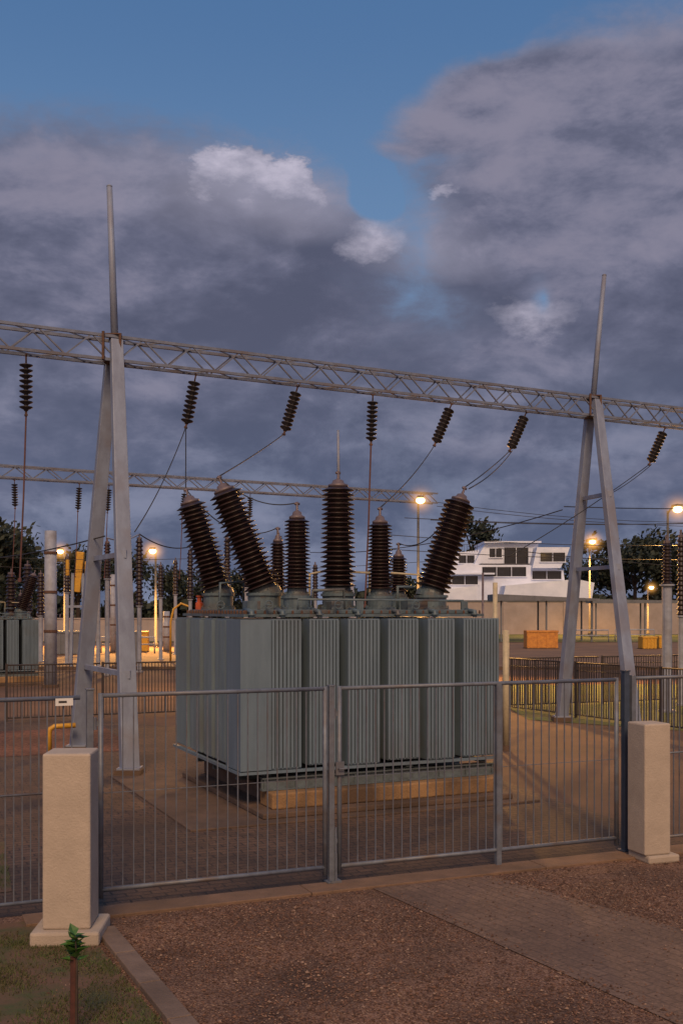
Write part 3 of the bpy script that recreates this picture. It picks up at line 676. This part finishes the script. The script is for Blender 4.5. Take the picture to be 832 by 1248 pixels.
# ------------------------------------------------------------------ trees
def tree_meshes(seed,H,R,nleaf,ls,crown0=.35):
    rnd=random.Random(seed); t=MB(); c=MB()
    top=H*.75; t.tube([(0,0,0),(.1*R*.3,0,H*.25),(0,.1,H*.5),(.1,0,top)],[.03*H,.024*H,.017*H,.006*H],8)
    cl=[]
    for i in range(11):
        a=rnd.uniform(0,6.28); z0=H*rnd.uniform(crown0*.8,.7); r=R*rnd.uniform(.45,.95)*(1-.35*abs(z0/H-.5)); z1=min(H*.95,z0+H*rnd.uniform(.08,.3))
        e_=(math.cos(a)*r,math.sin(a)*r,z1); t.tube([(0,0,z0),(e_[0]*.5,e_[1]*.5,z0+(z1-z0)*.7),e_],[.011*H,.007*H,.003*H],6)
        cl.append((e_,R*rnd.uniform(.22,.38))); cl.append(((e_[0]*.55,e_[1]*.55,z1+H*rnd.uniform(-.03,.08)),R*rnd.uniform(.2,.32)))
    cl.append(((0,0,H*.88),R*.3)); cl.append(((R*.1,0,H*.75),R*.35))
    for i in range(nleaf):
        (cx,cy,cz),cr=rnd.choice(cl)
        d=Vector((rnd.gauss(0,1),rnd.gauss(0,1),rnd.gauss(0,.8))); d=d.normalized()*cr*(rnd.random()**.45)*rnd.uniform(.8,1.25)
        p=Vector((cx,cy,cz))+d; n=Vector((rnd.gauss(0,1),rnd.gauss(0,1),rnd.gauss(0,1))).normalized()
        a=n.orthogonal().normalized()*ls*rnd.uniform(.5,1.2); b=n.cross(a).normalized()*ls*rnd.uniform(.3,.7)
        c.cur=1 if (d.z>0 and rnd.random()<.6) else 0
        c._add([p-a,p+b,p+a,p-b],[(0,1,2,3)])
    return t.mesh('trunk',bark),c.mesh('crown',[leaf1,leaf2])
TM=[tree_meshes(1,9,3.6,2400,.27),tree_meshes(2,8,4.2,2500,.28),tree_meshes(3,10,3.2,2200,.27,.25)]
def tree(X,Y,k,s,lab='dark broadleaf tree against the dusk sky'):
    e=empty('tree',lab,'tree',(X,Y,0),random.uniform(0,6),'dark trees behind the yard'); e.scale=(s*random.uniform(.9,1.15),s,s)
    for nm,me in zip(('trunk','crown'),TM[k]):
        o=bpy.data.objects.new(nm,me); COL.objects.link(o); o.parent=e
for (px,yt,Y,k) in ((8,645,90,0),(-25,650,85,1),(38,672,95,1),(95,672,100,0),(135,680,110,1),(215,697,110,1),(300,702,125,1),
                    (577,636,127,2),(772,657,125,1),(748,676,130,0),(802,664,132,2),(835,668,128,1),(715,690,135,1),(860,660,125,0),(500,705,130,1)):
    H=(9,8,10)[k]; z=2.5+(742-yt)*Y/1300; tree((px-416)/1300*Y,Y,k,z/H/.97)
m=MB(); rnd=random.Random(5)
for i in range(10000):
    x=rnd.uniform(-80,90); h=4.0+1.4*math.sin(x*.21)+1.1*math.sin(x*.53+1)+.6*math.sin(x*1.7)
    z=h*rnd.random()**.6; p=Vector((x,168+rnd.uniform(-4,4),z)); n=Vector((rnd.gauss(0,1),rnd.gauss(0,1),rnd.gauss(0,1))).normalized()
    a=n.orthogonal().normalized()*.75; b=n.cross(a).normalized()*.55; m.cur=int(i%3==0); m._add([p-a,p+b,p+a,p-b],[(0,1,2,3)])
solo(m,'distant_woodland',[leaf1,leaf2],'far-off dark belt of woodland','woodland',kind='stuff')

# ------------------------------------------------------------------ sapling
e=empty('sapling','small green sapling tied to a red-brown stake in the grass','plant',(-1.555,6.2,0))
m=MB(); m.tube([(0,0,0),(.004,0,.25),(0,0,.48)],[.026,.024,.02],8); part(m,'stake',e,stakem)
m=MB(); m.tube([(.02,-.02,0),(.025,-.02,.4),(.01,0,.60)],[.008,.007,.003],6); part(m,'stem',e,bark)
m=MB()
for i in range(34):
    a=random.uniform(0,6.28); z=random.uniform(.45,.61); L=random.uniform(.055,.10); up=random.uniform(-.2,.9)
    d=Vector((math.cos(a),math.sin(a),up)).normalized(); s=d.cross(Vector((0,0,1))).normalized()*L*.33; p=Vector((.012,0,z)); nrm=s.cross(d).normalized()*L*.08
    m._add([p,p+d*L*.4+s+nrm,p+d*L*.45-nrm,p+d*L*.4-s+nrm,p+d*L],[(0,1,2),(0,2,3),(1,4,2),(2,4,3)])
part(m,'leaves',e,plantm)

# ------------------------------------------------------------------ world
w=bpy.data.worlds.new('World'); scene.world=w; w.use_nodes=True; nt=w.node_tree; N=nt.nodes; Lk=nt.links; N.clear()
def val(x,sock):
    if isinstance(x,(int,float)): sock.default_value=x
    else: Lk.new(x,sock)
def M(op,a,b=None,c=None,clamp=False):
    n=N.new('ShaderNodeMath'); n.operation=op; n.use_clamp=clamp; val(a,n.inputs[0])
    if b is not None: val(b,n.inputs[1])
    if c is not None: val(c,n.inputs[2])
    return n.outputs[0]
def SS(x,a,b):
    n=N.new('ShaderNodeMapRange'); n.interpolation_type='SMOOTHSTEP'; val(x,n.inputs['Value']); n.inputs['From Min'].default_value=a; n.inputs['From Max'].default_value=b; return n.outputs[0]
def noise(vec,scale,det=8,rough=.6,dist=0):
    n=N.new('ShaderNodeTexNoise'); n.inputs['Scale'].default_value=scale; n.inputs['Detail'].default_value=det; n.inputs['Roughness'].default_value=rough; n.inputs['Distortion'].default_value=dist
    Lk.new(vec,n.inputs['Vector']); return n.outputs['Fac']
def mix(f,a,b):
    n=N.new('ShaderNodeMixRGB'); val(f,n.inputs[0])
    for x,s in ((a,n.inputs[1]),(b,n.inputs[2])):
        if isinstance(x,tuple): s.default_value=x
        else: Lk.new(x,s)
    return n.outputs[0]
tc=N.new('ShaderNodeTexCoord'); sx=N.new('ShaderNodeSeparateXYZ'); Lk.new(tc.outputs['Generated'],sx.inputs[0]); X,Y,Z=sx.outputs
S=M('ARCTAN2',X,Y); hyp=M('SQRT',M('ADD',M('MULTIPLY',X,X),M('MULTIPLY',Y,Y))); Et=M('DIVIDE',Z,M('MAXIMUM',hyp,.05))
def se(px,py):
    k=(px-416)/1300; return math.atan(k),((742-py)/1300)/math.sqrt(1+k*k)
cv=N.new('ShaderNodeCombineXYZ'); Lk.new(S,cv.inputs[0]); Lk.new(M('MULTIPLY',Et,1.7),cv.inputs[1]); cv.inputs[2].default_value=3.7
V=cv.outputs[0]
nl=noise(V,5,2,.5); nl2=noise(V,9,2,.5,.3)
S2=M('MULTIPLY_ADD',M('SUBTRACT',nl,.5),.14,S); E2_=M('MULTIPLY_ADD',M('SUBTRACT',nl2,.5),.08,Et)
def ell(px,py,rx,ry,S_=None,E_=None):
    s0,e0=se(px,py); a=M('DIVIDE',M('SUBTRACT',S_ or S2,s0),rx/1300); b=M('DIVIDE',M('SUBTRACT',E_ or E2_,e0),ry/1300)
    return M('SUBTRACT',1,M('SQRT',M('ADD',M('MULTIPLY',a,a),M('MULTIPLY',b,b))))
F=M('MAXIMUM',ell(130,405,430,272),ell(790,280,310,275)); F=M('MAXIMUM',F,ell(650,140,180,95))
F=M('MAXIMUM',F,M('MULTIPLY',M('SUBTRACT',.34,E2_),2.4))
det=noise(V,9,10,.62,.2); F=M('MULTIPLY_ADD',M('SUBTRACT',det,.5),.60,F)
gap=M('MAXIMUM',ell(655,350,50,50),ell(450,225,45,55)); gap=M('MAXIMUM',gap,M('MULTIPLY',ell(60,345,70,26),.7)); gap=M('MULTIPLY',M('MAXIMUM',gap,0),.6); F=M('SUBTRACT',F,gap)
dens=SS(F,-.06,.20)
blue=mix(SS(Et,.25,.60),lin(110,142,182),lin(80,117,164))
sky=N.new('ShaderNodeTexSky'); sky.sky_type='NISHITA'; sky.sun_disc=False; sky.sun_elevation=math.radians(4); sky.sun_rotation=math.radians(160); 
sm=N.new('ShaderNodeVectorMath'); sm.operation='SCALE'; Lk.new(sky.outputs[0],sm.inputs[0]); sm.inputs['Scale'].default_value=.08
blue=mix(.08,blue,sm.outputs[0])
vo=N.new('ShaderNodeVectorMath'); vo.operation='ADD'; Lk.new(V,vo.inputs[0]); vo.inputs[1].default_value=(-.012,.03,0)
d2=noise(vo.outputs[0],9,10,.62,.2); relief=M('SUBTRACT',det,d2)
sh=noise(V,3.6,5,.5,.2); sh2=noise(V,8,8,.6)
shv=M('MULTIPLY_ADD',M('SUBTRACT',sh2,.5),.65,sh); shv=M('MULTIPLY_ADD',relief,.9,shv)
rl=M('MULTIPLY',M('MAXIMUM',ell(790,180,330,230),0),.14); shv=M('ADD',shv,rl)
cl=mix(SS(shv,.28,.72),lin(84,88,110),lin(112,114,137))
cl=mix(M('MULTIPLY',SS(shv,.5,.85),.75),cl,lin(140,136,155))
edge=M('SUBTRACT',1,SS(F,.0,.35)); cl=mix(M('MULTIPLY',edge,.45),cl,lin(126,134,160))
# sunlit top of the cloud bank
S3=M('MULTIPLY_ADD',M('SUBTRACT',noise(V,13,8,.65),.5),.09,S); E3=M('MULTIPLY_ADD',M('SUBTRACT',noise(V,16,8,.65),.5),.08,Et)
def eb(*a): return ell(*a,S3,E3)
B1=M('MAXIMUM',eb(290,228,62,58),M('MAXIMUM',eb(350,234,50,52),eb(250,228,44,36)))
def rise(p0,p1): return SS(E3,se(416,p0)[1],se(416,p1)[1])
nb=noise(V,24,8,.62); nbv=M('MULTIPLY_ADD',M('SUBTRACT',nb,.5),1.8,.85,clamp=True)
L1=M('MULTIPLY',M('MULTIPLY',SS(B1,-.05,.45),rise(270,188)),nbv)
L2=M('MULTIPLY',M('MULTIPLY',M('MAXIMUM',eb(455,295,46,38),0),.8),nbv)
L3=M('MULTIPLY',SS(eb(540,232,16,12),.0,.9),.4)
L4=M('MULTIPLY',M('MULTIPLY',M('MAXIMUM',eb(645,385,60,24),0),.55),nbv)
L5=M('MULTIPLY',M('MAXIMUM',ell(310,235,190,80),0),.35)
L6=M('MULTIPLY',M('MAXIMUM',ell(500,300,130,55),0),.28)
br=M('MAXIMUM',M('MAXIMUM',L1,L2),M('MAXIMUM',L3,M('MAXIMUM',L4,M('MAXIMUM',L5,L6))))
cl=mix(br,cl,lin(196,190,208))
dens=M('MAXIMUM',dens,SS(B1,-.04,.25)); dens=M('MAXIMUM',dens,L3)
col=mix(dens,blue,cl)
hz=noise(V,7,8,.6,.4); hzz=M('MULTIPLY_ADD',relief,.6,hz)
hcol=mix(SS(hzz,.40,.66),lin(84,96,124),lin(124,134,160))
col=mix(M('MULTIPLY',M('SUBTRACT',1,SS(Et,.03,.28)),.72),col,hcol)
ag=M('MULTIPLY',SS(M('MULTIPLY',Y,-1),.0,.9),M('SUBTRACT',1,SS(Z,.1,.8)))
col=mix(M('MULTIPLY',ag,.85),col,(.85,.56,.40,1))  # warm sky glow added behind the camera to light the front faces
low=SS(Z,-.02,.0); col=mix(low,(.03,.028,.03,1),col)
bg=N.new('ShaderNodeBackground'); Lk.new(col,bg.inputs[0]); bg.inputs[1].default_value=1.0
out=N.new('ShaderNodeOutputWorld'); Lk.new(bg.outputs[0],out.inputs[0])

# ------------------------------------------------------------------ sun (afterglow direction) and camera
sl=bpy.data.lights.new('sun','SUN'); sl.energy=2.6; sl.angle=math.radians(20); sl.color=(1,.65,.37)
so=bpy.data.objects.new('sun',sl); COL.objects.link(so)
d=Vector((-.02,.73,-.66)); so.rotation_mode='QUATERNION'; so.rotation_quaternion=Vector((0,0,-1)).rotation_difference(d.normalized()); so.location=(-6,-10,20)
cam=bpy.data.cameras.new('camera'); co=bpy.data.objects.new('camera',cam); COL.objects.link(co)
co.location=(0,0,2.5); co.rotation_euler=(math.radians(90),0,0)
cam.sensor_fit='AUTO'; cam.sensor_width=36; cam.lens=1300/1248*36; cam.shift_y=118/1248; cam.clip_end=2000
scene.camera=co
